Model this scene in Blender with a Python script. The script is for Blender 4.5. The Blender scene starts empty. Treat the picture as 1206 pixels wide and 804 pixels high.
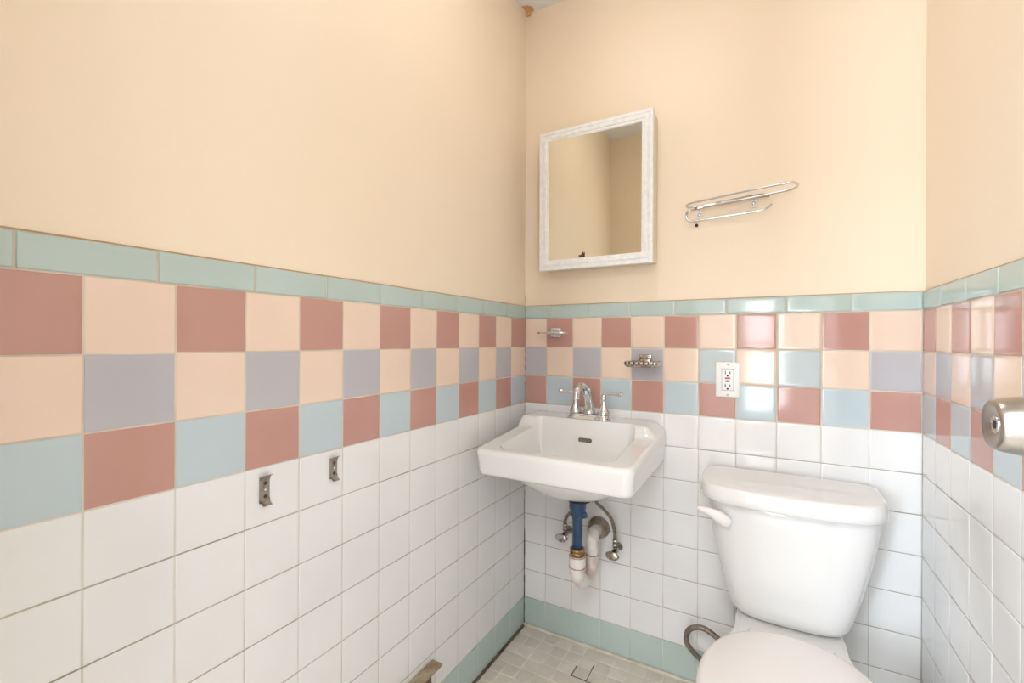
import bpy, math, random
from mathutils import Vector, Matrix
random.seed(7)
S = 0.11                      # one wall tile pitch in metres; shapes below are laid out in tile pitches
ZF = -10.93                   # floor height in tile pitches (0 = top of the coloured tile rows)
ZC = 10.92                    # ceiling
W = 10.851                    # room width
D = 14.2                      # room depth
PI = math.pi
C = bpy.context.scene.collection

def m3(p): return Vector((p[0]*S, p[1]*S, (p[2]-ZF)*S))

# ------------------------------------------------------------------ materials
def lin(c):
    c = c/255.0
    return c/12.92 if c <= 0.04045 else ((c+0.055)/1.055)**2.4
def rgb(r, g, b): return (lin(r), lin(g), lin(b), 1)

def mat(name, col, rough=0.5, metal=0.0, spec=0.5, col2=None, nscale=6.0, nmix=1.0, bump=0.0, bscale=40.0,
        coat=0.0, rvar=0.0, nramp=(0.35, 0.65), ior=1.5, detail=3.0):
    m = bpy.data.materials.new(name); m.use_nodes = True
    nt = m.node_tree; N = nt.nodes; L = nt.links
    b = N['Principled BSDF']
    b.inputs['Base Color'].default_value = col
    b.inputs['Roughness'].default_value = rough
    b.inputs['Metallic'].default_value = metal
    b.inputs['Specular IOR Level'].default_value = spec
    b.inputs['IOR'].default_value = ior
    b.inputs['Coat Weight'].default_value = coat
    b.inputs['Coat Roughness'].default_value = 0.05
    tc = N.new('ShaderNodeTexCoord')
    if col2 is not None:
        n = N.new('ShaderNodeTexNoise'); n.inputs['Scale'].default_value = nscale; n.inputs['Detail'].default_value = detail
        r = N.new('ShaderNodeValToRGB'); r.color_ramp.elements[0].position = nramp[0]; r.color_ramp.elements[1].position = nramp[1]
        r.color_ramp.elements[0].color = col
        c2 = [col[i]*(1-nmix)+col2[i]*nmix for i in range(3)]+[1]
        r.color_ramp.elements[1].color = c2
        L.new(tc.outputs['Object'], n.inputs['Vector']); L.new(n.outputs['Fac'], r.inputs['Fac']); L.new(r.outputs['Color'], b.inputs['Base Color'])
    if bump > 0:
        n = N.new('ShaderNodeTexNoise'); n.inputs['Scale'].default_value = bscale; n.inputs['Detail'].default_value = 2
        bp = N.new('ShaderNodeBump'); bp.inputs['Strength'].default_value = bump; bp.inputs['Distance'].default_value = 0.002
        L.new(tc.outputs['Object'], n.inputs['Vector']); L.new(n.outputs['Fac'], bp.inputs['Height']); L.new(bp.outputs['Normal'], b.inputs['Normal'])
    if rvar > 0:
        n = N.new('ShaderNodeTexNoise'); n.inputs['Scale'].default_value = 9; n.inputs['Detail'].default_value = 4
        mr = N.new('ShaderNodeMapRange'); mr.inputs['To Min'].default_value = max(0.02, rough-rvar); mr.inputs['To Max'].default_value = rough+rvar
        L.new(tc.outputs['Object'], n.inputs['Vector']); L.new(n.outputs['Fac'], mr.inputs['Value']); L.new(mr.outputs['Result'], b.inputs['Roughness'])
    return m

M = {}
TB = dict(rough=0.085, bump=0.05, bscale=24, rvar=0.035, nscale=5)
M['plaster'] = mat('cream_plaster', rgb(245,226,202), 0.42, spec=0.35, col2=rgb(243,223,197), nscale=1.6, bump=0.12, bscale=28)
M['ceiling'] = mat('ceiling_paint', rgb(238,238,238), 0.8)
M['white'] = mat('white_tile', rgb(236,234,232), col2=rgb(232,230,228), **TB)
M['rose'] = mat('rose_tile', rgb(196,150,138), col2=rgb(190,143,131), **TB)
M['peach'] = mat('peach_tile', rgb(238,213,193), col2=rgb(234,208,187), **TB)
M['lavender'] = mat('lavender_tile', rgb(190,186,190), col2=rgb(185,182,186), **TB)
M['greyblue'] = mat('grey_blue_tile', rgb(192,200,201), col2=rgb(187,196,197), **TB)
M['blue'] = mat('pale_blue_tile', rgb(194,207,211), col2=rgb(189,202,207), **TB)
M['green'] = mat('sea_green_tile', rgb(188,203,197), col2=rgb(182,197,190), **TB)
M['grout'] = mat('pale_grout', rgb(220,208,190), 0.8, col2=rgb(198,184,164), nscale=8, detail=4)
M['grout_low'] = mat('aged_grout', rgb(160,150,134), 0.85, col2=rgb(192,183,168), nscale=6, detail=4)
M['grout_pale'] = mat('pale_white_grout', rgb(222,217,208), 0.8, col2=rgb(205,198,186), nscale=7)
M['plaster_edge'] = mat('tile_cap_seam', rgb(190,165,130), 0.8)
M['porcelain'] = mat('porcelain', rgb(233,231,228), 0.05, coat=0.3, bump=0.012, bscale=12)
M['plastic'] = mat('seat_plastic', rgb(236,229,225), 0.22, bump=0.03, bscale=10)
M['chrome'] = mat('chrome', rgb(214,217,220), 0.09, metal=1, rvar=0.04)
M['chrome_worn'] = mat('worn_chrome', rgb(192,188,180), 0.2, metal=1, col2=rgb(120,98,76), nscale=60, nramp=(0.5, 0.72), rvar=0.08)
M['steel'] = mat('brushed_steel', rgb(186,180,174), 0.28, metal=1, bump=0.1, bscale=60)
M['rust'] = mat('rusty_plated_metal', rgb(158,150,140), 0.45, metal=0.45, col2=rgb(96,62,46), nscale=70, nramp=(0.5, 0.68))
M['rustbrown'] = mat('rust_brown', rgb(98,66,48), 0.7, col2=rgb(60,38,28), nscale=80)
M['dark'] = mat('dark_hole', rgb(38,30,26), 0.8)
M['bluepipe'] = mat('blue_plastic_pipe', rgb(48,78,112), 0.3, col2=rgb(40,64,94), nscale=30)
M['brass'] = mat('brass_nut', rgb(184,156,112), 0.35, metal=1, col2=rgb(120,84,48), nscale=60)
M['pvc'] = mat('white_pvc', rgb(226,221,214), 0.4, col2=rgb(186,158,144), nscale=20, nramp=(0.47, 0.72), detail=5)
M['primer'] = mat('pipe_primer', rgb(150,100,92), 0.5, col2=rgb(190,150,140), nscale=50)
M['escutcheon'] = mat('grimy_escutcheon', rgb(176,162,146), 0.45, metal=0.3, col2=rgb(120,100,82), nscale=35)
M['hose'] = mat('braided_hose', rgb(150,142,130), 0.4, metal=0.6, col2=rgb(110,100,88), nscale=160)
M['hose_dark'] = mat('grey_brown_hose', rgb(140,129,116), 0.35, metal=0.4, col2=rgb(112,100,88), nscale=120)
M['mirror'] = mat('mirror_glass', rgb(226,224,212), 0.02, metal=1)
M['framewhite'] = mat('white_painted_frame', rgb(243,242,240), 0.45, col2=rgb(234,232,228), nscale=70, bump=0.4, bscale=220)
M['boxcream'] = mat('cabinet_side', rgb(236,226,202), 0.4)
M['platewhite'] = mat('outlet_plastic', rgb(244,243,240), 0.3)
M['red'] = mat('red_button', rgb(205,92,86), 0.4)
M['black'] = mat('black_button', rgb(50,50,50), 0.4)
M['screw'] = mat('screw_metal', rgb(200,198,194), 0.3, metal=1)
M['wood'] = mat('weathered_wood', rgb(182,166,138), 0.7, col2=rgb(140,120,92), nscale=24, bump=0.5, bscale=60, detail=6)
M['wooddark'] = mat('dark_brown_wood', rgb(112,82,58), 0.6, col2=rgb(84,58,40), nscale=30, bump=0.3)
M['floor1'] = mat('floor_mosaic', rgb(226,216,203), 0.4, col2=rgb(215,205,191), nscale=18, detail=5)
M['floor2'] = mat('floor_mosaic_pale', rgb(231,222,210), 0.4, col2=rgb(220,211,198), nscale=20, detail=5)
M['floor3'] = mat('floor_mosaic_grey', rgb(220,211,199), 0.4, col2=rgb(209,200,187), nscale=16, detail=5)
M['floorgrout'] = mat('floor_grout', rgb(240,232,220), 0.9, col2=rgb(222,212,198), nscale=10, detail=5)
M['darkgrout'] = mat('missing_grout', rgb(120,106,88), 0.9)
M['caulk'] = mat('cream_caulk', rgb(218,211,196), 0.5, col2=rgb(196,186,166), nscale=16, bump=0.6, bscale=30)
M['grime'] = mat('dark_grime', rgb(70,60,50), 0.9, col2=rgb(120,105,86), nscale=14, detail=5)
M['stain'] = mat('ceiling_stain', rgb(226,178,128), 0.8, col2=rgb(205,150,95), nscale=20)
M['door'] = mat('door_paint', rgb(240,236,228), 0.4)
M['hallwall'] = mat('hall_paint', rgb(238,238,240), 0.7)
M['hallfloor'] = mat('hall_floor', rgb(180,174,166), 0.4, col2=rgb(165,158,150), nscale=8)

def emis(name, col, st):
    m = bpy.data.materials.new(name); m.use_nodes = True
    b = m.node_tree.nodes['Principled BSDF']
    b.inputs['Base Color'].default_value = (0.8, 0.8, 0.8, 1)
    b.inputs['Emission Color'].default_value = col; b.inputs['Emission Strength'].default_value = st
    return m

# ------------------------------------------------------------------ mesh helpers
class MB:
    def __init__(s): s.v = []; s.f = []; s.mi = []; s.mats = []; s.sm = []
    def mid(s, m):
        if m not in s.mats: s.mats.append(m)
        return s.mats.index(m)
    def add(s, vs, fs, m, smooth=True):
        o = len(s.v); k = s.mid(m)
        s.v += [tuple(p) for p in vs]
        for f in fs: s.f.append([o+i for i in f]); s.mi.append(k); s.sm.append(smooth)
    def box(s, a, b, m, bev=0.0):
        x0, x1 = sorted((a[0], b[0])); y0, y1 = sorted((a[1], b[1])); z0, z1 = sorted((a[2], b[2]))
        if bev <= 0:
            v = [(x, y, z) for z in (z0, z1) for y in (y0, y1) for x in (x0, x1)]
            s.add(v, [(0,2,3,1),(4,5,7,6),(0,1,5,4),(2,6,7,3),(0,4,6,2),(1,3,7,5)], m, False); return
        # rounded box: rings of a rounded rectangle lofted in z
        rr = lambda i: round_rect(x0+i, x1-i, y0+i, y1-i, max(bev*1.2-i, 0.002), 3)
        rings = []
        for i, z in ((bev, z0), (bev*0.3, z0+bev*0.3), (0, z0+bev), (0, z1-bev), (bev*0.3, z1-bev*0.3), (bev, z1)):
            rings.append([(x, y, z) for x, y in rr(i)])
        s.loft(rings, m, cap=True)
    def loft(s, rings, m, cap=True, closed=True, smooth=True, flip=False):
        n = len(rings[0]); vs = [p for r in rings for p in r]; fs = []
        for a in range(len(rings)-1):
            for i in range(n if closed else n-1):
                j = (i+1) % n
                q = (a*n+i, a*n+j, (a+1)*n+j, (a+1)*n+i)
                fs.append(q[::-1] if flip else q)
        s.add(vs, fs, m, smooth)
        if cap:
            o = len(s.v)-len(vs); k = s.mid(m)
            b = [o+i for i in range(n)]; t = [o+(len(rings)-1)*n+i for i in range(n)]
            s.f.append(b if flip else b[::-1]); s.f.append(t[::-1] if flip else t)
            s.mi += [k, k]; s.sm += [False, False]
    def lathe(s, prof, base, axis=(0,0,1), m=None, n=28):
        ax = Vector(axis).normalized()
        u = ax.orthogonal().normalized(); w = ax.cross(u)
        rings = []
        for r, h in prof:
            c = Vector(base)+ax*h
            rings.append([tuple(c+u*(max(r, 1e-4)*math.cos(2*PI*i/n))+w*(max(r, 1e-4)*math.sin(2*PI*i/n))) for i in range(n)])
        s.loft(rings, m, cap=True)
    def tube(s, pts, rad, m, n=12, sub=6, smooth_path=True, squash=None):
        P = [Vector(p) for p in pts]
        R = list(rad) if hasattr(rad, '__len__') else [rad]*len(P)
        if smooth_path and len(P) > 2:
            Q = []; RR = []
            for i in range(len(P)-1):
                p0 = P[max(i-1, 0)]; p1 = P[i]; p2 = P[i+1]; p3 = P[min(i+2, len(P)-1)]
                for k in range(sub):
                    t = k/sub
                    Q.append(0.5*((2*p1)+(p2-p0)*t+(2*p0-5*p1+4*p2-p3)*t*t+(3*p1-p0-3*p2+p3)*t**3))
                    RR.append(R[i]*(1-t)+R[i+1]*t)
            Q.append(P[-1]); RR.append(R[-1]); P, R = Q, RR
        rings = []; T = (P[1]-P[0]).normalized(); u = T.orthogonal().normalized()
        for i, p in enumerate(P):
            t = (P[min(i+1, len(P)-1)]-P[max(i-1, 0)]).normalized()
            u = (u-t*u.dot(t)).normalized(); w = t.cross(u)
            rings.append([tuple(p+u*(R[i]*math.cos(2*PI*k/n))+w*(R[i]*math.sin(2*PI*k/n))) for k in range(n)])
        if squash:       # scale thickness along one world axis about the path
            k, f = squash; out = []
            for p, r in zip(P, rings):
                out.append([tuple((p[j]+(q[j]-p[j])*f) if j == k else q[j] for j in range(3)) for q in r])
            rings = out
        s.loft(rings, m, cap=True)
    def build(s, name, parent=None, mats=None):
        me = bpy.data.meshes.new(name)
        o = bpy.data.objects.new(name, me); C.objects.link(o)
        off = Vector((0, 0, 0))
        if parent is not None:
            o.parent = parent; off = world_loc(parent)
        else:
            c = [m3(v) for v in s.v]
            xs = [p.x for p in c]; ys = [p.y for p in c]; zs = [p.z for p in c]
            off = Vector(((min(xs)+max(xs))/2, (min(ys)+max(ys))/2, min(zs)))
            o.location = off; WL[o.name] = off
        if parent is not None: WL[o.name] = off
        me.from_pydata([m3(v)-off for v in s.v], [], s.f)
        for m in s.mats: me.materials.append(m)
        me.polygons.foreach_set('material_index', s.mi)
        me.polygons.foreach_set('use_smooth', s.sm)
        me.update()
        return o
WL = {}
def world_loc(o): return WL[o.name]
def thing(name, loc, label, cat, group=None):
    o = bpy.data.objects.new(name, None); C.objects.link(o)
    o.location = m3(loc); WL[o.name] = m3(loc); o.empty_display_size = 0.05
    o['label'] = label; o['category'] = cat
    if group: o['group'] = group
    return o
def struct(o): o['kind'] = 'structure'; return o
def tag(o, label, cat): o['label'] = label; o['category'] = cat; return o

def round_rect(x0, x1, y0, y1, r, seg=6):
    pts = []
    for cx, cy, a in ((x1-r, y0+r, -PI/2), (x1-r, y1-r, 0), (x0+r, y1-r, PI/2), (x0+r, y0+r, PI)):
        for k in range(seg+1):
            t = a+PI/2*k/seg; pts.append((cx+r*math.cos(t), cy+r*math.sin(t)))
    return pts
def sstep(t):
    t = max(0, min(1, t)); return t*t*(3-2*t)

# ------------------------------------------------------------------ tiled walls
def frame_of(side):
    if side == 'left':  return (lambda s, z, h: (h, -s, z)), True
    if side == 'back':  return (lambda s, z, h: (s, -h, z)), False
    if side == 'right': return (lambda s, z, h: (W-h, -s, z)), False
    if side == 'front': return (lambda s, z, h: (s, -D+h, z)), True
    if side == 'floor': return (lambda s, z, h: (s, z, ZF+h)), False

def tile(mb, F, flip, s0, s1, z0, z1, m, gap=0.014, thick=0.035, tilt=0.004, top=0.0, cush=1.0):
    a = random.uniform(-tilt, tilt); b = random.uniform(-tilt, tilt)
    cs, cz = (s0+s1)/2, (z0+z1)/2
    rings = []
    for ins, dep in ((0, -thick), (0.0, -0.009*cush), (0.007, -0.003*cush), (0.02, -0.0008*cush), (0.07, 0.0)):
        ins = min(ins, (s1-s0)*0.3, (z1-z0)*0.3)+gap
        r = []
        for s, z in ((s0+ins, z0+ins), (s1-ins, z0+ins), (s1-ins, z1-ins), (s0+ins, z1-ins)):
            r.append(F(s, z, top+dep+(s-cs)*a+(z-cz)*b))
        rings.append(r)
    vs = [p for r in rings for p in r]; fs = []
    for k in range(4):
        for i in range(4):
            j = (i+1) % 4; q = (k*4+i, k*4+j, k*4+4+j, k*4+4+i); fs.append(q[::-1] if flip else q)
    q = (16, 17, 18, 19); fs.append(q[::-1] if flip else q)
    mb.add(vs, fs, m, True)

def quad(mb, F, flip, s0, s1, z0, z1, h, m):
    q = (0, 1, 2, 3)
    mb.add([F(s0, z0, h), F(s1, z0, h), F(s1, z1, h), F(s0, z1, h)], [q[::-1] if flip else q], m, False)

ROW = 0.9918
def rowz(k): return -ROW*k
Lc = [0, 1.0, 1.98, 2.96, 3.96, 4.95, 5.94, 6.93, 7.93, 8.91, 9.9, 10.91, 11.93, 12.92, 13.9, D]
Bc = [0, 0.84, 1.82, 2.82, 3.81, 4.81, 5.80, 6.80, 7.80, 8.82, 9.83, W]
Rc = [0, 0.92, 1.88, 2.87, 3.85, 4.80, 5.8, 6.8, 7.8, 8.8, 9.8, 10.8, 11.8, 12.8, 13.8, D]
LZ = [0, -1.0, -2.0, -2.985]       # row lines
colour = {
 'left':  lambda j, r: [('rose', 'peach'), ('peach', 'lavender'), ('blue', 'rose')][r][j % 2],
 'back':  lambda j, r: [('peach', 'rose'), ('greyblue' if j in (6, 8) else 'lavender', 'peach'), ('rose', 'blue')][r][j % 2],
 'right': lambda j, r: [('rose', 'peach'), ('peach', 'lavender'), ('blue', 'rose')][r][j % 2],
}
JT = {'left': [0, 1.34, 2.74, 4.14, 5.54, 6.94, 8.34, 9.75, 11.14, 12.53, 13.9, D],
      'back': [0, 0.96, 2.36, 3.75, 5.13, 6.54, 8.0, 9.45, W],
      'right': [0, 1.33, 2.69, 4.03, 5.4, 6.8, 8.2, 9.6, 11.0, 12.4, 13.7, D]}
HP = -0.045           # plaster face
def tiled_wall(side, cols, length, nwhite=7):
    F, fl = frame_of(side)
    w = MB()
    a = F(-0.9, ZF-0.8, HP); b = F(length+0.9 if side == 'back' else length, ZC+0.8, HP-0.9)
    w.box(a, b, M['plaster'])
    quad(w, F, fl, 0, length, -2.99, 0.02, -0.007, M['grout'])
    quad(w, F, fl, 0, length, ZF, -2.99, -0.007, M['grout_pale'])
    for r in range(4, 11): quad(w, F, fl, 0, length, rowz(r)-0.011, rowz(r)+0.011, -0.0055, M['grout_low'])
    for j in range(len(cols)-1):
        for r in range(3):
            tile(w, F, fl, cols[j], cols[j+1], LZ[r+1], LZ[r], M[colour[side](j, r)], gap=0.015 if side == 'back' else 0.009, tilt=0.006)
        for r in range(3, 3+nwhite):
            tile(w, F, fl, cols[j], cols[j+1], rowz(r+1), rowz(r) if r > 3 else LZ[3], M['white'], gap=0.009)
    struct(w.build('wall_'+side))
    # green tile skirting
    g = MB()
    for j in range(len(cols)-1):
        tile(g, F, fl, cols[j], cols[j+1], ZF+0.02, rowz(10), M['green'], gap=0.009, top=0.004)
    struct(g.build('baseboard_'+side))
    # green cap tiles
    t = MB(); js = JT[side]
    quad(t, F, fl, 0, length, -0.01, 0.45, -0.008, M['grout'])
    quad(t, F, fl, 0, length, 0.44, 0.475, -0.03, M['plaster_edge'])
    for j in range(len(js)-1):
        tile(t, F, fl, js[j], js[j+1], 0.0, 0.455, M['green'], gap=0.014, top=0.014, cush=1.4, thick=0.06)
    return t
for i, (side, cols, ln) in enumerate((('left', Lc, D), ('back', Bc, W), ('right', Rc, D))):
    struct(tiled_wall(side, cols, ln).build('trim_%d' % (i+1)))

# front wall with the doorway behind the camera
DX0, DX1, DTOP = 4.0, 10.0, ZF+18.6
fw = MB()
fw.box((-0.9, -D, ZF), (DX0, -D-1.1, ZC+0.5), M['plaster'])
fw.box((DX1, -D, ZF), (W+0.9, -D-1.1, ZC+0.5), M['plaster'])
fw.box((DX0, -D, DTOP), (DX1, -D-1.1, ZC+0.5), M['plaster'])
struct(fw.build('wall_front'))
tr = MB()
for x0, x1 in ((DX0-0.6, DX0), (DX1, DX1+0.6)):
    tr.box((x0, -D+0.14, ZF), (x1, -D, DTOP), M['door'])
tr.box((DX0-0.6, -D+0.14, DTOP), (DX1+0.6, -D, DTOP+0.6), M['door'])
struct(tr.build('trim_4'))

# ceiling and floor
c = MB(); c.box((-0.9, 0.9, ZC), (W+0.9, -D-1.1, ZC+0.8), M['ceiling'])
ceil = struct(c.build('ceiling'))
st = MB()
st.add([(0.0,0,ZC-0.01),(0.30,-0.02,ZC-0.012),(0.34,-0.22,ZC-0.012),(0.2,-0.36,ZC-0.012),(0.02,-0.42,ZC-0.012)], [(0,4,3,2,1)], M['stain'], False)
st.box((0.0, -0.05, ZC-0.1), (0.16, 0.04, ZC), M['stain'], bev=0.02)
st.build('water_stain', ceil)

F, fl = frame_of('floor')
f = MB(); f.box((-0.9, 0.9, ZF-0.8), (W+0.9, -D-1.1, ZF-0.05), M['floorgrout'])
quad(f, F, fl, -0.03, W, -D, 0.0, -0.012, M['floorgrout'])
p = 0.4895; nx = int(W/p)+1; ny = int(D/p)+1
for i in range(nx):
    for j in range(ny):
        s0 = -0.03+i*p; s1 = min(s0+p, W); z1 = -j*p; z0 = max(z1-p, -D)
        if s1-s0 < 0.12 or z1-z0 < 0.12: continue
        tile(f, F, fl, max(s0, 0), s1, z0, z1, M[random.choice(('floor1', 'floor1', 'floor2', 'floor3'))], gap=0.022, thick=0.03, tilt=0.006)
for a in ((2.86, 2.90, -1.50, -0.72), (2.40, 2.93, -1.49, -1.455), (2.395, 2.43, -1.5, -1.0), (2.9, 3.2, -1.49, -1.46), (3.38, 3.41, -1.5, -1.3)):
    quad(f, F, fl, a[0], a[1], a[2], a[3], -0.0005, M['darkgrout'])
struct(f.build('floor'))

# caulk along the back floor edge, grimy gaps in the left corner
cb = MB(); pts = [(x, -0.04-0.008*math.sin(x*7.3)-0.005*math.sin(x*19), ZF+0.03) for x in [i*0.15 for i in range(int(W/0.15)+1)]]
cb.tube(pts, [0.065+0.008*math.sin(i*1.7) for i in range(len(pts))], M['caulk'], n=8, sub=2)
struct(cb.build('trim_5'))
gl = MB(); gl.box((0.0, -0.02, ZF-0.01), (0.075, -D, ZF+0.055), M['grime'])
struct(gl.build('trim_6'))
gc = MB()
zz = ZF
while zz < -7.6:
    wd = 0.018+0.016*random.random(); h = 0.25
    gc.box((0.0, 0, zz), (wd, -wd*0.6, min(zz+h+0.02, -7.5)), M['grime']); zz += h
zz = -7.5
while zz < 0.6:
    wd = 0.004+0.010*random.random(); h = 0.3
    gc.box((0.0, 0, zz), (wd+0.004, -wd, zz+h*random.uniform(0.5, 1)), M['grout_low']); zz += h
struct(gc.build('trim_7'))

# ------------------------------------------------------------------ room beyond the doorway (daylit)
HY0, HY1, HX0, HX1 = -D-1.1, -D-25, -9.0, 20.0
WX0, WX1, WZ0, WZ1 = 4.9, 9.0, -8.2, 5.2
VX0, VX1, VZ0, VZ1 = -8.4, -1.5, -4.5, 8.0
h = MB(); h.box((HX0-1, HY0, ZF-0.8), (HX1+1, HY1-1, ZF-0.02), M['hallfloor']); struct(h.build('floor_hall'))
h = MB(); h.box((HX0-1, HY0, ZC+0.5), (HX1+1, HY1-1, ZC+1.3), M['ceiling']); struct(h.build('ceiling_hall'))
h = MB(); h.box((HX0-1, HY0, ZF), (HX0, HY1, ZC+0.5), M['hallwall']); struct(h.build('wall_hall_left'))
h = MB(); h.box((HX1, HY0, ZF), (HX1+1, HY1, ZC+0.5), M['hallwall']); struct(h.build('wall_hall_right'))
h = MB()
h.box((HX0-1, HY1, ZF), (VX0, HY1-1, ZC+0.5), M['hallwall']); h.box((VX1, HY1, ZF), (WX0, HY1-1, ZC+0.5), M['hallwall'])
h.box((VX0, HY1, ZF), (VX1, HY1-1, VZ0), M['hallwall']); h.box((VX0, HY1, VZ1), (VX1, HY1-1, ZC+0.5), M['hallwall'])
h.box((WX1, HY1, ZF), (HX1+1, HY1-1, ZC+0.5), M['hallwall'])
h.box((WX0, HY1, ZF), (WX1, HY1-1, WZ0), M['hallwall']); h.box((WX0, HY1, WZ1), (WX1, HY1-1, ZC+0.5), M['hallwall'])
struct(h.build('wall_hall_back'))
h = MB()
h.box((HX0-1, HY0, ZF), (-0.9, HY0+0.9, ZC+0.5), M['hallwall']); h.box((W+0.9, HY0, ZF), (HX1+1, HY0+0.9, ZC+0.5), M['hallwall'])
struct(h.build('wall_hall_front'))
h = MB(); fr = M['door']
for a, b in (((WX0, HY1, WZ0), (WX0+0.35, HY1-0.5, WZ1)), ((WX1-0.35, HY1, WZ0), (WX1, HY1-0.5, WZ1)), ((WX0, HY1, WZ1-0.35), (WX1, HY1-0.5, WZ1)),
             ((WX0, HY1, WZ0), (WX1, HY1-0.5, WZ0+0.35)), ((WX0, HY1-0.1, -1.6), (WX1, HY1-0.4, -1.25))):
    h.box(a, b, fr)
struct(h.build('window_1'))
h = MB()
for a, b in (((VX0, HY1, VZ0), (VX0+0.35, HY1-0.5, VZ1)), ((VX1-0.35, HY1, VZ0), (VX1, HY1-0.5, VZ1)), ((VX0, HY1, VZ1-0.35), (VX1, HY1-0.5, VZ1)), ((VX0, HY1, VZ0), (VX1, HY1-0.5, VZ0+0.35))):
    h.box(a, b, fr)
struct(h.build('fill_window'))  # unseen opening added to bring cool fill onto the right wall

# ------------------------------------------------------------------ door with its knob (door stands open beside the right wall)
d = MB(); KX = 9.97
d.box((KX, -8.12, ZF+0.1), (KX+0.32, -D-0.02, DTOP-0.05), M['door'], bev=0.02)
door = struct(d.build('door_1'))
ky, kz = -8.72, -1.52
k = MB()
k.lathe([(0.30, 0), (0.31, 0.02), (0.30, 0.05), (0.24, 0.08), (0.12, 0.10), (0.11, 0.16), (0.15, 0.20), (0.235, 0.25), (0.262, 0.33), (0.265, 0.42), (0.252, 0.52),
         (0.236, 0.62), (0.222, 0.665), (0.205, 0.685), (0.15, 0.672), (0.09, 0.655), (0.052, 0.65), (0.0, 0.65)], (KX, ky, kz), (-1, 0, 0), M['steel'], n=48)
knob = k.build('door_knob', door)
k = MB()
k.lathe([(0.078, 0.64), (0.078, 0.664), (0.066, 0.67), (0.06, 0.66), (0.045, 0.66), (0.0, 0.66)], (KX, ky, kz), (-1, 0, 0), M['chrome'], n=24)
k.box((KX-0.668, ky-0.006, kz-0.035), (KX-0.658, ky+0.006, kz+0.035), M['dark'])
k.build('lock_button', knob)

# ------------------------------------------------------------------ mirror cabinet
t = thing('mirror_cabinet', (2.72, 0, 1.55), 'white framed mirrored medicine cabinet on the cream wall above the sink', 'mirror cabinet')
X0, X1, Z0, Z1, DY = 0.87, 4.6, 1.55, 6.14, -0.67
def dy_(x): return DY
PA, PB = 0.031, -0.022      # the glass sits very slightly askew in its frame
def py_(x, z): return DY+0.085+PA*(x-(X0+X1)/2)+PB*(z-(Z0+Z1)/2)
b = MB(); b.box((X0+0.03, -HP, Z0+0.06), (X1-0.02, DY+0.20, Z1-0.07), M['boxcream'], bev=0.01); b.build('cabinet_box', t)
fm = MB(); fw_ = 0.34
prof = [(0.0, 0.12), (0.0, 0.01), (0.015, -0.01), (0.10, -0.02), (0.12, 0.0), (0.15, 0.0), (0.165, -0.02), (0.245, -0.02), (0.26, 0.005), (0.285, 0.005), (0.30, 0.0), (fw_, 0.02), (fw_, 0.19)]
rings = []
for ins, dy in prof:
    rings.append([(X0+ins, dy_(X0+ins)+dy, Z0+ins), (X1-ins, dy_(X1-ins)+dy, Z0+ins), (X1-ins, dy_(X1-ins)+dy, Z1-ins), (X0+ins, dy_(X0+ins)+dy, Z1-ins)])
fm.loft(rings, M['framewhite'], cap=False, smooth=False)
fo = fm.build('frame', t)
# bead along the frame
bd = MB()
for side in range(4):
    n = 56 if side in (0, 2) else 68
    for i in range(n):
        q = (i+0.5)/n; ii = 0.135; L0, L1, B0, B1 = X0+ii, X1-ii, Z0+ii, Z1-ii
        x, z = [(L0+(L1-L0)*q, B0), (L1, B0+(B1-B0)*q), (L0+(L1-L0)*q, B1), (L0, B0+(B1-B0)*q)][side]
        bd.box((x-0.018, dy_(x)-0.012, z-0.018), (x+0.018, dy_(x)+0.01, z+0.018), M['framewhite'])
bd.build('frame_beading', fo)
g = MB(); xa_, xb_ = X0+fw_-0.02, X1-fw_+0.02; q0, q1 = [[(x, py_(x, z)+o, z) for x, z in ((xa_, Z0+fw_-0.02), (xb_, Z0+fw_-0.02), (xb_, Z1-fw_+0.02), (xa_, Z1-fw_+0.02))] for o in (0.02, 0.0)]
g.loft([q0, q1], M['mirror'], smooth=False); gm = g.build('mirror_pane', t)
ch = MB(); xx, zb = 2.32, Z0+fw_
ch.add([(xx-0.08, DY+0.06, zb+0.08), (xx+0.02, DY+0.06, zb+0.10), (xx+0.10, DY+0.06, zb+0.20), (xx+0.10, DY+0.06, zb), (xx-0.03, DY+0.06, zb-0.005),
        (xx-0.08, DY+0.04, zb+0.08), (xx+0.02, DY+0.035, zb+0.10), (xx+0.10, DY+0.04, zb+0.20), (xx+0.10, DY+0.04, zb), (xx-0.03, DY+0.04, zb-0.005)],
       [(5,6,7,8,9)[::-1], (0,1,6,5)[::-1], (1,2,7,6)[::-1], (2,3,8,7)[::-1], (3,4,9,8)[::-1], (4,0,5,9)[::-1]], M['rustbrown'], False)
ch.build('mirror_clip', t)

# ------------------------------------------------------------------ bent wire towel holder
t = thing('wire_towel_rack', (6.6, 0, 2.8), 'bent chrome wire towel rack on the cream wall right of the mirror cabinet', 'towel rack')
a = MB(); r = 0.028
a.tube([(7.66,-0.30,2.93),(7.56,-0.34,2.84),(7.35,-0.35,2.78),(6.6,-0.33,2.745),(5.9,-0.31,2.71),(5.66,-0.30,2.71),(5.52,-0.28,2.77),(5.47,-0.24,2.90),(5.48,-0.18,3.02),(5.56,-0.14,3.08),
        (6.0,-0.2,3.105),(7.0,-0.40,3.13),(7.85,-0.57,3.15),(8.08,-0.64,3.15),(8.20,-0.80,3.15),(8.22,-1.0,3.15),(8.14,-1.18,3.15),(7.95,-1.25,3.15),(7.0,-1.02,3.15),(6.0,-0.74,3.15),
        (5.66,-0.64,3.15),(5.52,-0.52,3.14),(5.5,-0.38,3.13),(5.58,-0.27,3.14),(5.8,-0.22,3.16)], r, M['chrome'], n=8, sub=4)
a.build('wire_frame', t)
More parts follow.
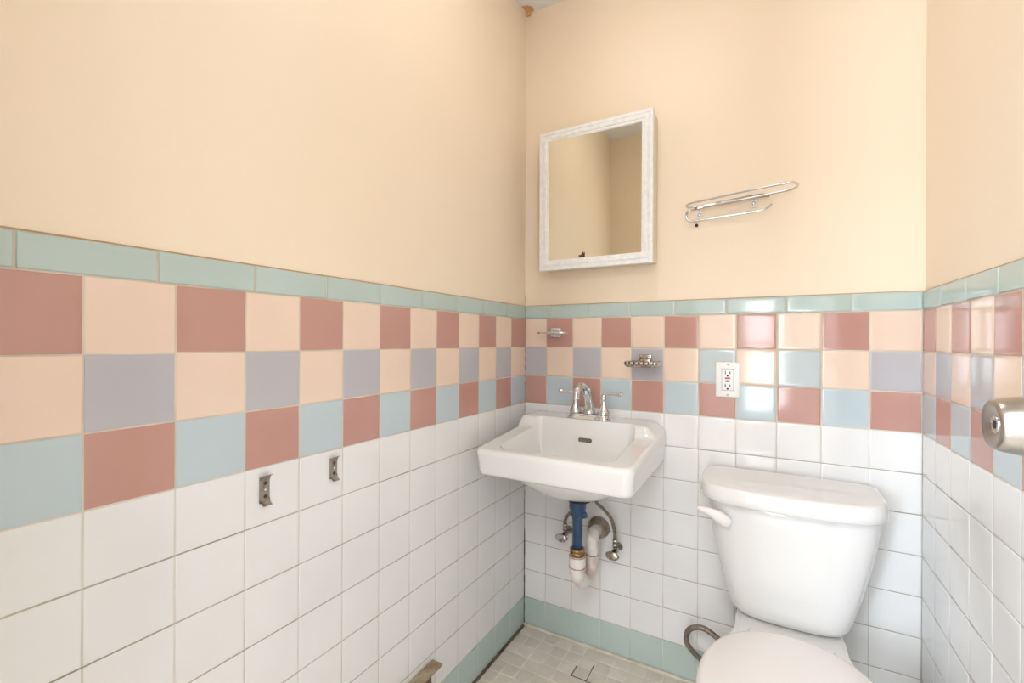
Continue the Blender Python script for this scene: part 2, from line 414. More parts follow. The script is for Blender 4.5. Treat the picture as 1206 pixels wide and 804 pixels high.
a = MB(); a.tube([(5.68,-0.2,3.12),(6.6,-0.16,3.19),(7.3,-0.12,3.25),(7.6,-0.06,3.24)], [0.05,0.06,0.06,0.04], M['chrome_worn'], n=8, squash=(1, 0.35)); a.build('mounting_bar', t)
for x, z in ((5.80, 2.95), (7.22, 3.08)):
    a = MB(); a.box((x-0.07, -0.005-HP*0.4, z-0.10), (x+0.07, -HP*0.2-0.03, z+0.22), M['framewhite'], bev=0.01)
    a.lathe([(0.05, 0), (0.05, 0.03), (0.03, 0.045), (0, 0.05)], (x, -0.02, z), (0, -1, 0), M['chrome'], n=12)
    a.tube([(x, -0.02, z+0.15), (x, -0.15, z+0.2)], 0.03, M['chrome'], n=8); a.build('mounting_bracket', t)
a = MB(); a.lathe([(0.045, -0.03), (0.045, 0.0), (0.035, 0.006), (0, 0.008)], (5.72, -HP*0-0.0, 2.66), (0, -1, 0), M['dark'], n=12)
tag(a.build('screw_hole'), 'tiny dark screw hole in the cream wall under the wire towel rack', 'screw hole')

# ------------------------------------------------------------------ toothbrush holder and soap dish
t = thing('toothbrush_holder', (1.25, 0, -0.7), 'small chrome toothbrush holder on a rose tile left of the soap dish', 'toothbrush holder')
a = MB(); a.box((1.0, 0.004, -0.66), (1.40, -0.07, -0.33), M['chrome'], bev=0.03); a.build('wall_flange', t)
a = MB(); a.box((1.08, -0.06, -0.56), (1.34, -0.24, -0.46), M['chrome'], bev=0.03); a.build('arm', t)
a = MB()
out = [(1.26+0.56*math.cos(q)*abs(math.cos(q))**-0.3 if abs(math.cos(q)) > 1e-3 else 1.26, -0.42+0.24*math.sin(q)) for q in [2*PI*i/40 for i in range(40)]]
def ring(o, k, z): return [(1.26+(x-1.26)*k, -0.42+(y+0.42)*k, z) for x, y in o]
a.loft([ring(out, 0.97, -0.545), ring(out, 1, -0.53), ring(out, 1, -0.50), ring(out, 0.97, -0.485)], M['chrome'])
pl = a.build('brush_plate', t)
for x in (0.86, 1.06, 1.26, 1.46, 1.66):
    h = MB(); h.lathe([(0.05, 0), (0.05, 0.006)], (x, -0.44, -0.488), (0, 0, 1), M['dark'], n=12); h.build('brush_hole', pl)

t = thing('soap_dish', (4.22, 0, -1.6), 'rusty chrome soap dish fixed to a lavender tile above the right of the sink', 'soap dish')
a = MB(); a.box((4.06, 0.004, -1.40), (4.46, -0.09, -1.19), M['chrome_worn'], bev=0.03)
for i in range(5): a.box((4.10+i*0.07, -0.085, -1.38), (4.12+i*0.07, -0.10, -1.22), M['rust'], bev=0.008)
a.build('wall_flange', t)
a = MB(); yb, yf, xa, xb = -0.10, -0.92, 3.80, 4.80
def rr(i, z): return [(x, y, z) for x, y in round_rect(xa+i, xb-i, yf+i, yb-i, 0.12, 5)]
a.loft([rr(0.10, -1.56), rr(0.04, -1.54), rr(0.0, -1.47), rr(0.0, -1.40), rr(0.03, -1.385), rr(0.06, -1.40)], M['chrome_worn'], cap=False)
a.loft([rr(0.06, -1.40), rr(0.10, -1.47), rr(0.4, -1.485)], M['rust'], cap=True)
a.loft([rr(0.4, -1.57), rr(0.10, -1.56)], M['chrome_worn'], cap=False)
dish = a.build('dish_tray', t)
n = 12
for i in range(n):
    x = xa+0.12+(xb-xa-0.24)*i/(n-1)
    a = MB(); a.box((x-0.016, yf+0.012, -1.48), (x+0.016, yf-0.02, -1.395), M['rustbrown'] if i % 2 else M['chrome_worn'], bev=0.006); a.build('rim_ridge', dish)
a = MB()
for i in range(7):
    x = xa+0.16+(xb-xa-0.32)*i/6
    a.box((x-0.02, yf+0.1, -1.475), (x+0.02, yb-0.1, -1.45), M['rust'], bev=0.008)
a.build('soap_ridges', dish)
a = MB(); a.box((4.12, -0.07, -1.46), (4.44, -0.2, -1.34), M['chrome_worn'], bev=0.02); a.build('arm', t)

# ------------------------------------------------------------------ outlet
t = thing('wall_outlet', (6.585, 0, -2.37), 'white electrical outlet with red and black buttons right of the soap dish', 'outlet')
a = MB(); ox, oz = 6.585, -1.87
a.box((ox-0.315, -0.002, oz-0.50), (ox+0.315, -0.06, oz+0.50), M['platewhite'], bev=0.022); a.build('cover_plate', t)
a = MB(); a.box((ox-0.152, -0.05, oz-0.305), (ox+0.152, -0.072, oz+0.305), M['platewhite'], bev=0.008); face = a.build('receptacle_face', t)
a = MB()
for s in ((-0.156, 0.156, 0.303, 0.313), (-0.156, 0.156, -0.313, -0.303), (-0.158, -0.150, -0.31, 0.31), (0.150, 0.158, -0.31, 0.31)):
    a.box((ox+s[0], -0.055, oz+s[2]), (ox+s[1], -0.0635, oz+s[3]), M['black'])
a.build('gap_line', face)
for zc in (0.20, -0.17):
    for dx, hh in ((-0.06, 0.045), (0.06, 0.038)):
        a = MB(); a.box((ox+dx-0.012, -0.07, oz+zc-hh), (ox+dx+0.012, -0.0745, oz+zc+hh), M['dark']); a.build('socket_slot', face)
    a = MB(); a.lathe([(0.026, 0), (0.026, 0.0045)], (ox, -0.07, oz+zc-0.09), (0, -1, 0), M['dark'], n=12); a.build('ground_hole', face)
a = MB(); a.box((ox-0.07, -0.07, oz+0.018), (ox+0.07, -0.084, oz+0.068), M['red'], bev=0.005); a.build('reset_button', face)
a = MB(); a.box((ox-0.055, -0.07, oz-0.065), (ox+0.055, -0.084, oz-0.018), M['black'], bev=0.005); a.build('test_button', face)
for zc in (0.435, -0.435):
    a = MB(); a.lathe([(0.026, 0), (0.024, 0.006), (0, 0.008)], (ox, -0.058, oz+zc), (0, -1, 0), M['screw'], n=12)
    a.box((ox-0.02, -0.066, oz+zc-0.003), (ox+0.02, -0.0672, oz+zc+0.003), M['dark']); a.build('screw', t)

# ------------------------------------------------------------------ rusty brackets on the left wall
def bracket(yc, zc, sc, label):
    t = thing('metal_bracket', (0, yc, zc-0.25), label, 'bracket', None)
    a = MB(); hw = 0.075*sc; hh = 0.235*sc
    prof = [(hh+0.02, 0.115), (hh+0.005, 0.075), (hh-0.03, 0.04), (hh-0.10, 0.02), (0, 0.02), (-hh+0.10, 0.02), (-hh+0.03, 0.04), (-hh-0.005, 0.075), (-hh-0.02, 0.115)]
    th = 0.018
    outer = []; 
    rings = []
    for yy in (-hw, hw):
        pass
    vs = []; fs = []
    for z, hgt in prof:
        vs += [(hgt, yc-hw, zc+z), (hgt, yc+hw, zc+z), (hgt+th, yc+hw, zc+z*0.98), (hgt+th, yc-hw, zc+z*0.98)]
    n = len(prof)
    for i in range(n-1):
        for k in range(4):
            j = (k+1) % 4; fs.append((i*4+k, i*4+j, i*4+4+j, i*4+4+k)[::-1])
    fs.append((0,1,2,3)); fs.append(((n-1)*4+3, (n-1)*4+2, (n-1)*4+1, (n-1)*4))
    a.add(vs, fs, M['rust'], False)
    # side flange folded toward the wall
    a.box((0.004, yc-hw-0.012, zc-hh*0.92), (0.05, yc-hw+0.01, zc+hh*0.92), M['rust'])
    a.build('bracket_plate', t)
    for zz in (0.11, -0.11):
        a = MB(); a.lathe([(0.034, 0), (0.03, 0.008), (0, 0.01)], (0.036, yc, zc+zz*sc), (1, 0, 0), M['rustbrown'], n=12); a.build('screw', t)
    a = MB(); a.lathe([(0.016, 0), (0.016, 0.004)], (0.037, yc, zc), (1, 0, 0), M['platewhite'], n=10); a.build('centre_hole', t)
bracket(-9.58, -3.37, 1.02, 'larger rusty metal bracket on the white wall tiles, nearer the camera')
bracket(-8.17, -3.34, 0.93, 'smaller rusty metal bracket on the white wall tiles, nearer the sink')

# ------------------------------------------------------------------ low wooden ledge against the left wall
t = thing('wooden_ledge', (0.18, -7, ZF), 'weathered wooden ledge standing low against the left wall tiles', 'ledge')
a = MB(); a.box((0.012, -5.08, -9.11), (0.345, -9.6, -9.05), M['wood'], bev=0.012); a.build('top_board', t)
a = MB(); a.box((0.03, -5.46, -9.11), (0.30, -9.5, ZF+0.06), M['wooddark'], bev=0.01); a.build('side_board', t)

# ------------------------------------------------------------------ sink
SX0, SX1, SYF, ZR, ZD = 0.46, 4.88, -3.93, -3.77, -3.22
t = thing('wall_sink', (2.68, -1.9, -5.6), 'white porcelain sink with raised back ledge hung on the back wall', 'sink')
NP = 420
def outline(x0, x1, y0, y1, rf, rb):
    # counter-clockwise from back-right; y1 = back
    P = []
    def arc(cx, cy, r, a0):
        return [(cx+r*math.cos(a0+PI/2*k/16), cy+r*math.sin(a0+PI/2*k/16)) for k in range(17)]
    segs = [arc(x1-rb, y1-rb, rb, 0), arc(x0+rb, y1-rb, rb, PI/2), arc(x0+rf, y0+rf, rf, PI), arc(x1-rf, y0+rf, rf, -PI/2)]
    out = []
    per = NP//4; na = 40; ns = per-na
    for k in range(4):
        s = segs[k]; nx_ = segs[(k+1) % 4][0]
        for i in range(na):
            q = i/na*16; j = int(q); u = q-j
            out.append((s[j][0]*(1-u)+s[j+1][0]*u, s[j][1]*(1-u)+s[j+1][1]*u))
        e = s[-1]
        for i in range(ns):
            u = i/ns; out.append((e[0]*(1-u)+nx_[0]*u, e[1]*(1-u)+nx_[1]*u))
    return out
BX0, BX1, BY0, BY1 = 1.02, 4.30, -3.62, -1.10
def basez(x, y):
    return (lambda r: r+(ZD-0.22*sstep((x-4.5)/0.36)-0.1*sstep((0.62-x)/0.2)-r)*sstep((y+1.46)/0.30))(-3.52-0.25*min(1, max(0, (-y-1.2)/2.7)))
def sdf_b(x, y, r=0.32):
    cx, cy = (BX0+BX1)/2, (BY0+BY1)/2; hx, hy = (BX1-BX0)/2, (BY1-BY0)/2
    qx, qy = abs(x-cx)-hx+r, abs(y-cy)-hy+r
    return math.hypot(max(qx, 0), max(qy, 0))+min(max(qx, qy), 0)-r
def bowlz(x, y):
    d = -sdf_b(x, y)
    if d <= 0: return basez(x, y)
    t = min(1, d/1.15)
    w = sstep(d/0.07)*0.5+0.5*min(1, d/0.07)
    prof = 1-(1-t)**2.3
    zb = -4.92-0.08*min(1, d/1.1)
    zt = basez(x, y) if y < -1.7 else ZR+(ZD-ZR)*sstep((y+1.62)/0.34)
    dd = sdf_b(x, y)
    top = -3.52-0.25*min(1, max(0, (-y-1.2)/2.7))+0.30*sstep((y+1.6)/0.5)
    return min(basez(x, y), (top-0.03*w)+(zb-top)*prof)
O = outline(SX0, SX1, SYF, -0.005, 0.26, 0.06)
B = outline(BX0, BX1, BY0, BY1, 0.34, 0.30)
def inset(i): return outline(SX0+i, SX1-i, SYF+i, -0.005-i*0.3, 0.26, 0.06)
rings = []
cxd, cyd = 2.70, -2.1
for s in [1-0.96*(k/44.0) for k in range(45)]:   # underside, centre outwards
    s = 1-s
    I = inset(0.16)
    r = []
    for x, y in I:
        px, py = cxd+(x-cxd)*s, cyd+(y-cyd)*s
        e = max(abs(px-2.70)/1.75, abs(py-cyd)/(1.55 if py < cyd else 2.2))
        e = ((abs(px-2.72)/1.98)**2.2+(abs(py-cyd)/(1.7 if py < cyd else 1.95))**2.2)**(1/2.2)
        zz = min(-4.47-(0.80*(1-e**2.2) if e < 1 else 0), bowlz(px, py)-0.1)
        r.append((px, py, zz))
    rings.append(r)
for i, z in ((0.16, -4.47), (0.11, -4.475), (0.07, -4.45), (0.05, -4.38), (0.03, -4.1)):
    rings.append([(x, y, z) for x, y in inset(i)])
for i, dz in ((0.0, -0.14), (0.005, -0.09), (0.022, -0.045), (0.05, -0.015), (0.10, 0.0)):
    rings.append([(x, y, basez(x, y)+dz) for x, y in inset(i)])
I = inset(0.10)
for k in range(1, 15):
    u = k/14; r = []
    for (x0, y0), (x1, y1) in zip(I, B):
        x, y = x0+(x1-x0)*u, y0+(y1-y0)*u; r.append((x, y, basez(x, y)))
    rings.append(r)
us = [0.006, 0.014, 0.024, 0.036, 0.05, 0.07, 0.095, 0.12, 0.15, 0.19, 0.23, 0.28, 0.34, 0.4, 0.47, 0.55, 0.64, 0.74, 0.84, 0.93]
for u in us:
    r = []
    for x1, y1 in B:
        x, y = x1+(cxd-x1)*u, y1+(cyd-0.25-y1)*u; r.append((x, y, bowlz(x, y)))
    rings.append(r)
a = MB(); a.loft(rings, M['porcelain'], cap=True); a.build('basin', t)
a = MB(); a.lathe([(0.19, 0), (0.19, 0.02), (0.15, 0.03), (0.10, 0.01), (0, 0.0)], (cxd, cyd-0.25, -4.99), (0, 0, 1), M['chrome'], n=24); a.build('drain_ring', t)
# overflow slot on the sloping back of the basin
sx = 2.74
def surf(y): return Vector((sx, y, bowlz(sx, y)))
best = min([-1.25-0.003*i for i in range(250)], key=lambda y: abs(bowlz(sx, y)+3.80))
p0 = surf(best); tg = (surf(best-0.02)-surf(best+0.02)).normalized(); xn = Vector((1, 0, 0)); nn = tg.cross(xn).normalized()
if nn.y > 0: nn = -nn
def slot(mb, hw, hh, h0, h1, m):
    pts = round_rect(-hw, hw, -hh, hh, hh*0.95, 6)
    mb.loft([[tuple(p0+xn*u+tg*v+nn*h) for u, v in pts] for h in (h0, h1)], m, flip=True)
    mb.loft([[tuple(p0+xn*u+tg*v+nn*h) for u, v in pts] for h in (h0, h1)], m)
a = MB(); slot(a, 0.215, 0.062, -0.03, 0.012, M['chrome_worn']); ofl = a.build('overflow_ring', t)
a = MB(); slot(a, 0.18, 0.036, 0.0, 0.016, M['rust']); a.build('overflow_slot', ofl)

# ------------------------------------------------------------------ faucet
FX, FY, FZ = 2.71, -0.80, ZD
t = thing('faucet', (FX, FY, FZ), 'chrome two handle faucet with curved spout on the sink ledge', 'faucet')
a = MB()
def bp(i, z): return [(x, y, z) for x, y in round_rect(FX-0.69+i, FX+0.69-i, FY-0.23+i, FY+0.23-i, 0.2-i*0.5, 8)]
a.loft([bp(-0.02, FZ), bp(-0.02, FZ+0.03), bp(0.02, FZ+0.06), bp(0.05, FZ+0.11), bp(0.05, FZ+0.15), bp(0.08, FZ+0.17)], M['chrome']); a.build('base_plate', t)
def lev(sx):
    x = FX+sx*0.46; z0 = FZ+0.165
    a = MB()
    a.lathe([(0.16, 0), (0.185, 0.015), (0.19, 0.05), (0.165, 0.10), (0.125, 0.19), (0.09, 0.30), (0.07, 0.40), (0.065, 0.45), (0.085, 0.465), (0.09, 0.49), (0.075, 0.51), (0.065, 0.53), (0.08, 0.56), (0.075, 0.60), (0.04, 0.635), (0, 0.64)],
            (x, FY, z0), (0, 0, 1), M['chrome'], n=24)
    hd = a.build('handle', t)
    a = MB(); zt = z0+0.61
    a.tube([(x, FY, zt), (x+sx*0.12, FY, zt+0.03), (x+sx*0.28, FY+0.01, zt+0.045), (x+sx*0.42, FY+0.01, zt+0.045), (x+sx*0.5, FY+0.01, zt+0.05), (x+sx*0.56, FY+0.01, zt+0.055), (x+sx*0.585, FY+0.01, zt+0.055)],
           [0.04, 0.032, 0.038, 0.06, 0.078, 0.07, 0.03], M['chrome'], n=14); a.build('lever', hd)
lev(-1); lev(1)
a = MB(); z0 = FZ+0.165
a.lathe([(0.17, 0), (0.195, 0.015), (0.2, 0.05), (0.175, 0.10), (0.13, 0.17), (0.1, 0.26), (0.095, 0.36), (0.08, 0.46), (0.05, 0.5), (0, 0.51)], (FX, FY, z0), (0, 0, 1), M['chrome'], n=24)
a.tube([(FX, FY, z0+0.12), (FX, FY-0.06, z0+0.34), (FX, FY-0.26, z0+0.66), (FX, FY-0.50, z0+0.86), (FX, FY-0.76, z0+0.93), (FX, FY-0.98, z0+0.88), (FX, FY-1.10, z0+0.76), (FX, FY-1.13, z0+0.66)],
       [0.14, 0.125, 0.115, 0.115, 0.11, 0.105, 0.10, 0.095], M['chrome'], n=16)
a.lathe([(0.09, 0), (0.1, 0.02), (0.1, 0.08), (0.08, 0.10)], (FX, FY-1.13, z0+0.58), (0, 0, 1), M['chrome'], n=18)
a.build('spout', t)
a = MB(); a.lathe([(0.022, 0.0), (0.022, 0.62), (0.05, 0.64), (0.03, 0.67), (0.06, 0.70), (0.07, 0.74), (0.055, 0.78), (0, 0.80)], (FX-0.02, FY+0.02, z0), (0, 0, 1), M['chrome'], n=14); a.build('lift_rod', t)

# ------------------------------------------------------------------ drain trap below the sink
TX, TY = 2.76, -1.9
t = thing('drain_trap', (TX, TY, -7.9), 'blue tailpiece and white curved drain trap under the sink', 'drain pipe')
a = MB(); a.lathe([(0.22, 0), (0.34, 0.03), (0.34, 0.06), (0.2, 0.16)], (TX+0.05, TY, -5.44), (0, 0, 1), M['dark'], n=24); a.build('drain_gasket', t)
a = MB(); a.lathe([(0.15, -0.1), (0.15, 0.85), (0.15, 1.02), (0.165, 1.04), (0.165, 1.1), (0.20, 1.12), (0.225, 1.16), (0.225, 1.3), (0.245, 1.32), (0.25, 1.5), (0.27, 1.55), (0.27, 1.6), (0.22, 1.68)], (TX, TY, -6.98), (0, 0, 1), M['bluepipe'], n=28)
a.tube([(TX+0.12, TY, -5.85), (TX+0.26, TY, -5.80)], 0.09, M['bluepipe'], n=12); a.build('tailpiece', t)
a = MB(); a.lathe([(0.2, 0), (0.22, 0.02), (0.225, 0.10), (0.20, 0.13), (0.225, 0.15), (0.225, 0.2), (0.16, 0.22)], (TX, TY, -7.02), (0, 0, 1), M['brass'], n=12); a.build('brass_nut', t)
a = MB(); a.lathe([(0.235, 0), (0.245, 0.02), (0.245, 0.10), (0.235, 0.12), (0.24, 0.16), (0.245, 0.40), (0.23, 0.42)], (TX, TY, -7.44), (0, 0, 1), M['pvc'], n=28); a.build('pipe_collar', t)
a = MB(); a.lathe([(0.2, 0), (0.25, 0.01), (0.252, 0.04), (0.2, 0.05)], (TX, TY, -7.37), (0, 0, 1), M['primer'], n=24)
a.build('sealant_ring', t)
a = MB(); a.lathe([(0.2, 0), (0.25, 0.01), (0.25, 0.03), (0.2, 0.04)], (TX, TY, -7.06), (0, 0, 1), M['primer'], n=24); a.build('sealant_ring', t)
RX, RY = 2.90, -1.02
a = MB(); pr = 0.20
a.tube([(TX, TY, -7.38), (TX, TY, -7.52), (TX+0.02, TY+0.06, -7.68), (TX+0.05, TY+0.20, -7.82), (TX+0.07, (TY+RY)/2, -7.87), (RX-0.04, RY-0.18, -7.80), (RX-0.01, RY-0.04, -7.62), (RX, RY, -7.42), (RX, RY, -7.3)],
       [0.225, 0.225, 0.225, 0.222, 0.215, 0.205, pr, pr, pr], M['pvc'], n=20); a.build('trap_bend', t)
a = MB()
a.tube([(RX, RY, -7.34), (RX, RY, -7.1), (RX, RY+0.02, -6.92), (RX, RY+0.12, -6.76), (RX-0.02, RY+0.3, -6.74), (RX-0.06, -0.5, -6.80), (RX-0.1, -0.3, -6.84), (RX-0.12, -0.01, -6.88)], 0.185, M['pvc'], n=20); a.build('trap_arm', t)
a = MB()
a.lathe([(0.15, -0.02), (0.208, -0.01), (0.208, 0.02), (0.15, 0.03)], (RX, RY, -7.32), (0, 0, 1), M['primer'], n=20); a.build('sealant_ring', t)
a = MB()
a.lathe([(0.15, 0), (0.196, 0.005), (0.196, 0.03), (0.15, 0.035)], (RX-0.07, -0.46, -6.81), (0, -1, 0), M['primer'], n=20); a.build('sealant_ring', t)
a = MB(); a.lathe([(0.36, 0), (0.36, 0.03), (0.345, 0.06), (0.31, 0.14), (0.285, 0.24), (0.27, 0.40), (0.25, 0.42), (0.19, 0.42)], (RX-0.12, 0.0, -6.88), (0, -1, 0), M['escutcheon'], n=28); a.build('escutcheon', t)

# ------------------------------------------------------------------ shutoff valves with hoses
def valve(x, z, dy, hose, label):
    t = thing('shutoff_valve', (x, 0, z), label, 'valve')
    a = MB(); a.lathe([(0.14, 0), (0.13, 0.03), (0.06, 0.05), (0.055, 0.3)], (x, -0.002, z), (0, -1, 0), M['rust'], n=18); a.build('wall_stub', t)
    a = MB(); a.tube([(x, -0.22, z), (x, -0.5, z)], [0.09, 0.085], M['chrome_worn'], n=14)
    a.lathe([(0.085, 0), (0.1, 0.03), (0.1, 0.12), (0.075, 0.15)], (x, -0.24, z), (0, -1, 0), M['chrome_worn'], n=6)
    a.tube([(x, -0.4, z-0.03), (x, -0.4, z+0.2)], 0.065, M['chrome_worn'], n=12)
    a.lathe([(0.085, 0), (0.085, 0.1), (0.06, 0.12)], (x, -0.4, z+0.14), (0, 0, 1), M['chrome_worn'], n=6)
    a.tube([(x, -0.48, z), (x, -0.68, z-0.02)], 0.035, M['chrome_worn'], n=10); a.build('valve_body', t)
    a = MB(); rings = []
    yv = -0.66
    for r, h in ((0.04, 0), (0.9, 0.01), (1.0, 0.03), (1.0, 0.06), (0.85, 0.085), (0.4, 0.10), (0.02, 0.105)):
        rings.append([(x+0.215*r*math.cos(2*PI*i/28)*(1+0.04*math.cos(10*PI*i/28)), yv-h, z-0.02+0.135*r*math.sin(2*PI*i/28)) for i in range(28)])
    a.loft(rings, M['chrome_worn']); a.build('oval_handle', t)
    a = MB(); a.tube(hose, 0.052, M['hose'], n=12, sub=8); hz = a.build('supply_hose', t)
    for q in (0, -1):
        p, pn = Vector(hose[q]), Vector(hose[1 if q == 0 else -2]); dr = (pn-p).normalized()
        a = MB(); a.tube([p, p+dr*0.14], 0.07, M['chrome_worn'], n=12, smooth_path=False); a.build('hose_crimp', hz)
valve(1.74, -7.18, 0, [(1.74,-0.4,-6.96),(1.76,-0.42,-6.70),(1.92,-0.48,-6.45),(2.15,-0.58,-6.22),(2.4,-0.68,-6.1),(2.5,-0.75,-5.9),(2.5,-0.8,-5.3)],
      'left shutoff valve with oval handle and curved hose below the sink')
valve(3.43, -7.37, 0, [(3.43,-0.4,-7.12),(3.42,-0.42,-6.75),(3.33,-0.48,-6.35),(3.12,-0.58,-6.05),(2.98,-0.68,-5.9),(2.92,-0.75,-5.75),(2.92,-0.8,-5.3)],
      'right shutoff valve with oval handle and long curved hose below the sink')

# ------------------------------------------------------------------ toilet
TC = 8.03
t = thing('toilet', (TC, -3, ZF), 'white two piece toilet with closed lid in the back right corner', 'toilet')
def dsh(cx, hw, yc, yb, yf, nf, nb, z, N=96):
    r = []
    for i in range(N):
        q = 2*PI*i/N; c, s = math.cos(q), math.sin(q)
        n = nf if s < 0 else nb
        e = 2.0/n
        x = cx+hw*math.copysign(abs(c)**e, c)
        y = yc+((yb-yc) if s > 0 else (yc-yf))*math.copysign(abs(s)**e, s)
        r.append((x, y, z))
    return r
a = MB(); rings = []
for z, hw, yf in ((-7.62, 1.06, -1.64), (-7.60, 1.16, -1.73), (-7.54, 1.24, -1.80), (-7.42, 1.30, -1.85), (-7.1, 1.39, -1.90), (-6.6, 1.52, -1.95), (-6.0, 1.66, -2.01), (-5.4, 1.77, -2.06), (-4.9, 1.84, -2.09), (-4.66, 1.86, -2.1)):
    rings.append(dsh(TC, hw, -0.95, -0.22, yf, 3.3, 9, z))
a.loft(rings, M['porcelain']); tank = a.build('tank', t)
a = MB(); rings = []
for z, i in ((-4.72, 0.05), (-4.72, 0.01), (-4.70, -0.01), (-4.56, 0.0), (-4.44, 0.015), (-4.37, 0.035), (-4.34, 0.07), (-4.325, 0.13), (-4.32, 0.3)):
    rings.append(dsh(TC-0.04, 1.98-i, -0.95, -0.12-i*0.3, -2.34+i, 3.2, 9, z))
a.loft(rings, M['porcelain']); a.build('tank_lid', t)
a = MB()
a.lathe([(0.10, -0.1), (0.10, 0.05), (0.07, 0.07)], (6.66, -1.80, -5.19), (0, -1, 0), M['plastic'], n=16)
a.tube([(6.78,-2.04,-5.24),(6.68,-2.06,-5.20),(6.52,-2.09,-5.10),(6.36,-2.10,-5.04),(6.2,-2.09,-5.0),(6.05,-2.07,-4.99)], [0.12,0.165,0.15,0.11,0.075,0.045], M['plastic'], n=14, squash=(1, 0.6))
a.build('flush_handle', t)
# bowl body
a = MB(); rings = []
for z, hw, yb, yf in ((ZF+0.02, 1.0, -1.3, -5.2), (ZF+0.2, 0.98, -1.3, -5.1), (ZF+0.7, 0.85, -1.35, -4.9), (ZF+1.4, 0.88, -1.3, -5.2), (ZF+2.1, 1.15, -1.1, -5.9), (ZF+2.7, 1.45, -0.9, -6.5), (ZF+3.0, 1.55, -0.8, -6.75), (-7.76, 1.6, -0.7, -6.85), (-7.68, 1.57, -0.75, -6.8), (-7.64, 1.5, -0.8, -6.7)):
    r = []
    for x, y, zz in dsh(TC, hw, -4.6, yb, yf, 2.1, 2.6, z):
        if z > ZF+1.8 and y > -3.6:             # narrow neck and shelf under the tank
            k = sstep((y+3.6)/1.5); lim = 1.12
            dx = x-TC; lim2 = hw*(1-k)+lim*k
            x = TC+max(-lim2, min(lim2, dx))
        r.append((x, y, zz))
    rings.append(r)
a.loft(rings, M['porcelain'])
a.loft([[(TC+(x-TC), y, z) for x, y in round_rect(TC-w_, TC+w_, -3.0, -0.55, 0.35, 6)] for z, w_ in ((-8.6, 0.85), (-8.2, 0.95), (-7.85, 1.08), (-7.72, 1.12), (-7.66, 1.10), (-7.63, 1.02))], M['porcelain'])
a.build('bowl', t)
a = MB(); a.loft([dsh(TC, 1.58, -4.7, -2.85, -6.9, 2.1, 2.2, z) if k else dsh(TC, 1.54, -4.7, -2.88, -6.86, 2.1, 2.2, z) for z, k in ((-7.64, 0), (-7.61, 1), (-7.47, 1), (-7.43, 0))], M['plastic']); a.build('seat', t)
a = MB(); rings = []
for z, i in ((-7.43, 0.06), (-7.42, 0.0), (-7.34, -0.02), (-7.28, 0.0), (-7.245, 0.04), (-7.23, 0.10), (-7.21, 0.5), (-7.20, 1.0)):
    rings.append(dsh(TC, 1.64-i, -4.7, -2.66-i, -6.95+i, 2.1, 2.15, z))
a.loft(rings, M['plastic']); a.build('seat_lid', t)
for sx in (-1, 1):
    a = MB(); a.box((TC+sx*0.62-0.2, -2.66, -7.56), (TC+sx*0.62+0.2, -2.95, -7.30), M['plastic'], bev=0.05); a.build('hinge', t)

t = thing('toilet_supply_hose', (6.4, -0.4, -10), 'grey brown supply hose looping out beside the toilet bowl', 'hose')
a = MB()
a.tube([(7.0,-0.3,-10.25),(6.5,-0.4,-10.15),(6.05,-0.45,-9.9),(5.68,-0.5,-9.60),(5.56,-0.5,-9.35),(5.66,-0.5,-9.05),(5.98,-0.5,-8.91),(6.36,-0.5,-9.05),(6.70,-0.5,-9.30),(6.95,-0.5,-9.5),(7.02,-0.5,-9.3),(6.98,-0.5,-8.8),(6.93,-0.5,-8.3),(6.92,-0.5,-7.9),(6.94,-0.5,-7.66)],
       0.075, M['hose_dark'], n=12, sub=8); hz = a.build('hose_line', t)
a = MB()
a.lathe([(0.12, 0), (0.12, 0.2), (0.09, 0.22)], (6.94, -0.5, -7.88), (0, 0, 1), M['plastic'], n=8); a.build('coupling_nut', t)
a = MB(); a.lathe([(0.14, 0), (0.13, 0.04), (0.07, 0.06), (0.07, 0.32)], (7.02, 0, -10.25), (0, -1, 0), M['chrome_worn'], n=16); a.build('wall_stub', t)

# ------------------------------------------------------------------ fill lamp added under the ceiling (out of frame overhead)
t = thing('fill_lamp', (4.3, -6.3, ZC), 'round frosted fill lamp added overhead, out of view', 'fill lamp')
a = MB(); a.lathe([(1.5, 0), (1.5, 0.12), (1.4, 0.15)], (4.3, -6.3, ZC), (0, 0, -1), M['framewhite'], n=32); a.build('fill_lamp_base', t)
a = MB(); a.lathe([(1.35, 0.15), (1.3, 0.35), (1.0, 0.6), (0.5, 0.72), (0, 0.75)], (4.3, -6.3, ZC), (0, 0, -1), emis('fill_lamp_glow', (1.0, 0.985, 0.96, 1), 8.5), n=32); a.build('fill_lamp_shade', t)

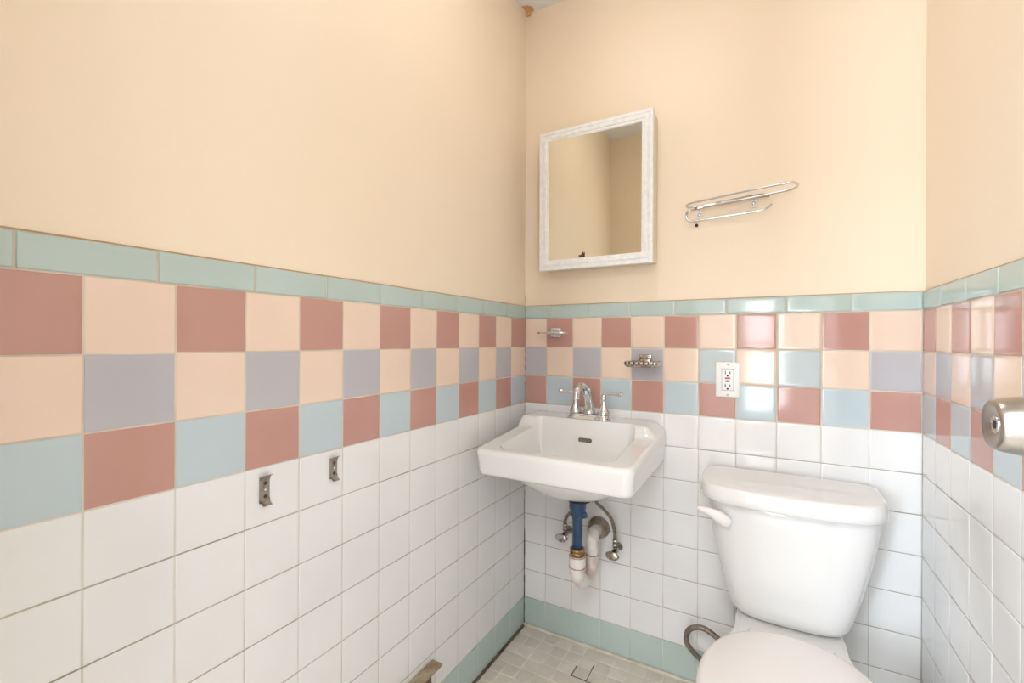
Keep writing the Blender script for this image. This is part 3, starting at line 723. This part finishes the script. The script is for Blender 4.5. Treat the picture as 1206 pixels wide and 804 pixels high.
# ------------------------------------------------------------------ lights
def area(name, loc, rot, sx, sy, power, col):
    l = bpy.data.lights.new(name, 'AREA'); l.shape = 'RECTANGLE'; l.size = sx*S; l.size_y = sy*S; l.energy = power; l.color = col
    o = bpy.data.objects.new(name, l); C.objects.link(o); o.location = m3(loc); o.rotation_euler = rot
    return o
# daylight through the window of the room behind
area('window_daylight', ((WX0+WX1)/2, HY1-0.6, (WZ0+WZ1)/2), (math.radians(90), 0, 0), WX1-WX0-0.7, WZ1-WZ0-0.7, 17, (0.93, 0.97, 1.0))
# broad fill light added under the ceiling of the room behind, no fixture
area('hall_fill', (5.5, -D-10, ZC+0.3), (0, 0, 0), 14, 12, 41, (0.95, 0.98, 1.0))

area('fill_window_light', ((VX0+VX1)/2, HY1-0.2, (VZ0+VZ1)/2+0.0), (math.radians(90), 0, math.radians(-0)), VX1-VX0-0.7, VZ1-VZ0-0.7, 88, (0.76, 0.88, 1.0))  # added cool fill for the right wall, set in the extra opening

wd = bpy.data.worlds.new('World'); bpy.context.scene.world = wd; wd.use_nodes = True
bg = wd.node_tree.nodes['Background']; bg.inputs[0].default_value = (0.8, 0.9, 1, 1); bg.inputs[1].default_value = 1.0

# ------------------------------------------------------------------ camera
f_, cx_, cy_, yaw, pitch, roll = 530.0167, 608.0947, 402.6417, -0.5067, -0.0010, 0.0047
fw3 = Vector((math.sin(yaw)*math.cos(pitch), math.cos(yaw)*math.cos(pitch), math.sin(pitch)))
rt = Vector((math.cos(yaw), -math.sin(yaw), 0)); up = rt.cross(fw3)
r2 = rt*math.cos(roll)+up*math.sin(roll); u2 = -rt*math.sin(roll)+up*math.cos(roll)
cam = bpy.data.cameras.new('camera'); co = bpy.data.objects.new('camera', cam); C.objects.link(co)
cam.sensor_width = 36; cam.lens = f_*36/1206; cam.shift_x = (603-cx_)/1206; cam.shift_y = (cy_-402)/1206
cam.clip_start = 0.02
mw = Matrix((r2, u2, -fw3)).transposed().to_4x4(); mw.translation = m3((7.542, -14.247, -0.8094)); co.matrix_world = mw
sc = bpy.context.scene; sc.camera = co
sc.view_settings.view_transform = 'Standard'; sc.view_settings.look = 'None'; sc.view_settings.gamma = 1; sc.view_settings.exposure = 0.53
sc.view_settings.use_curve_mapping = False
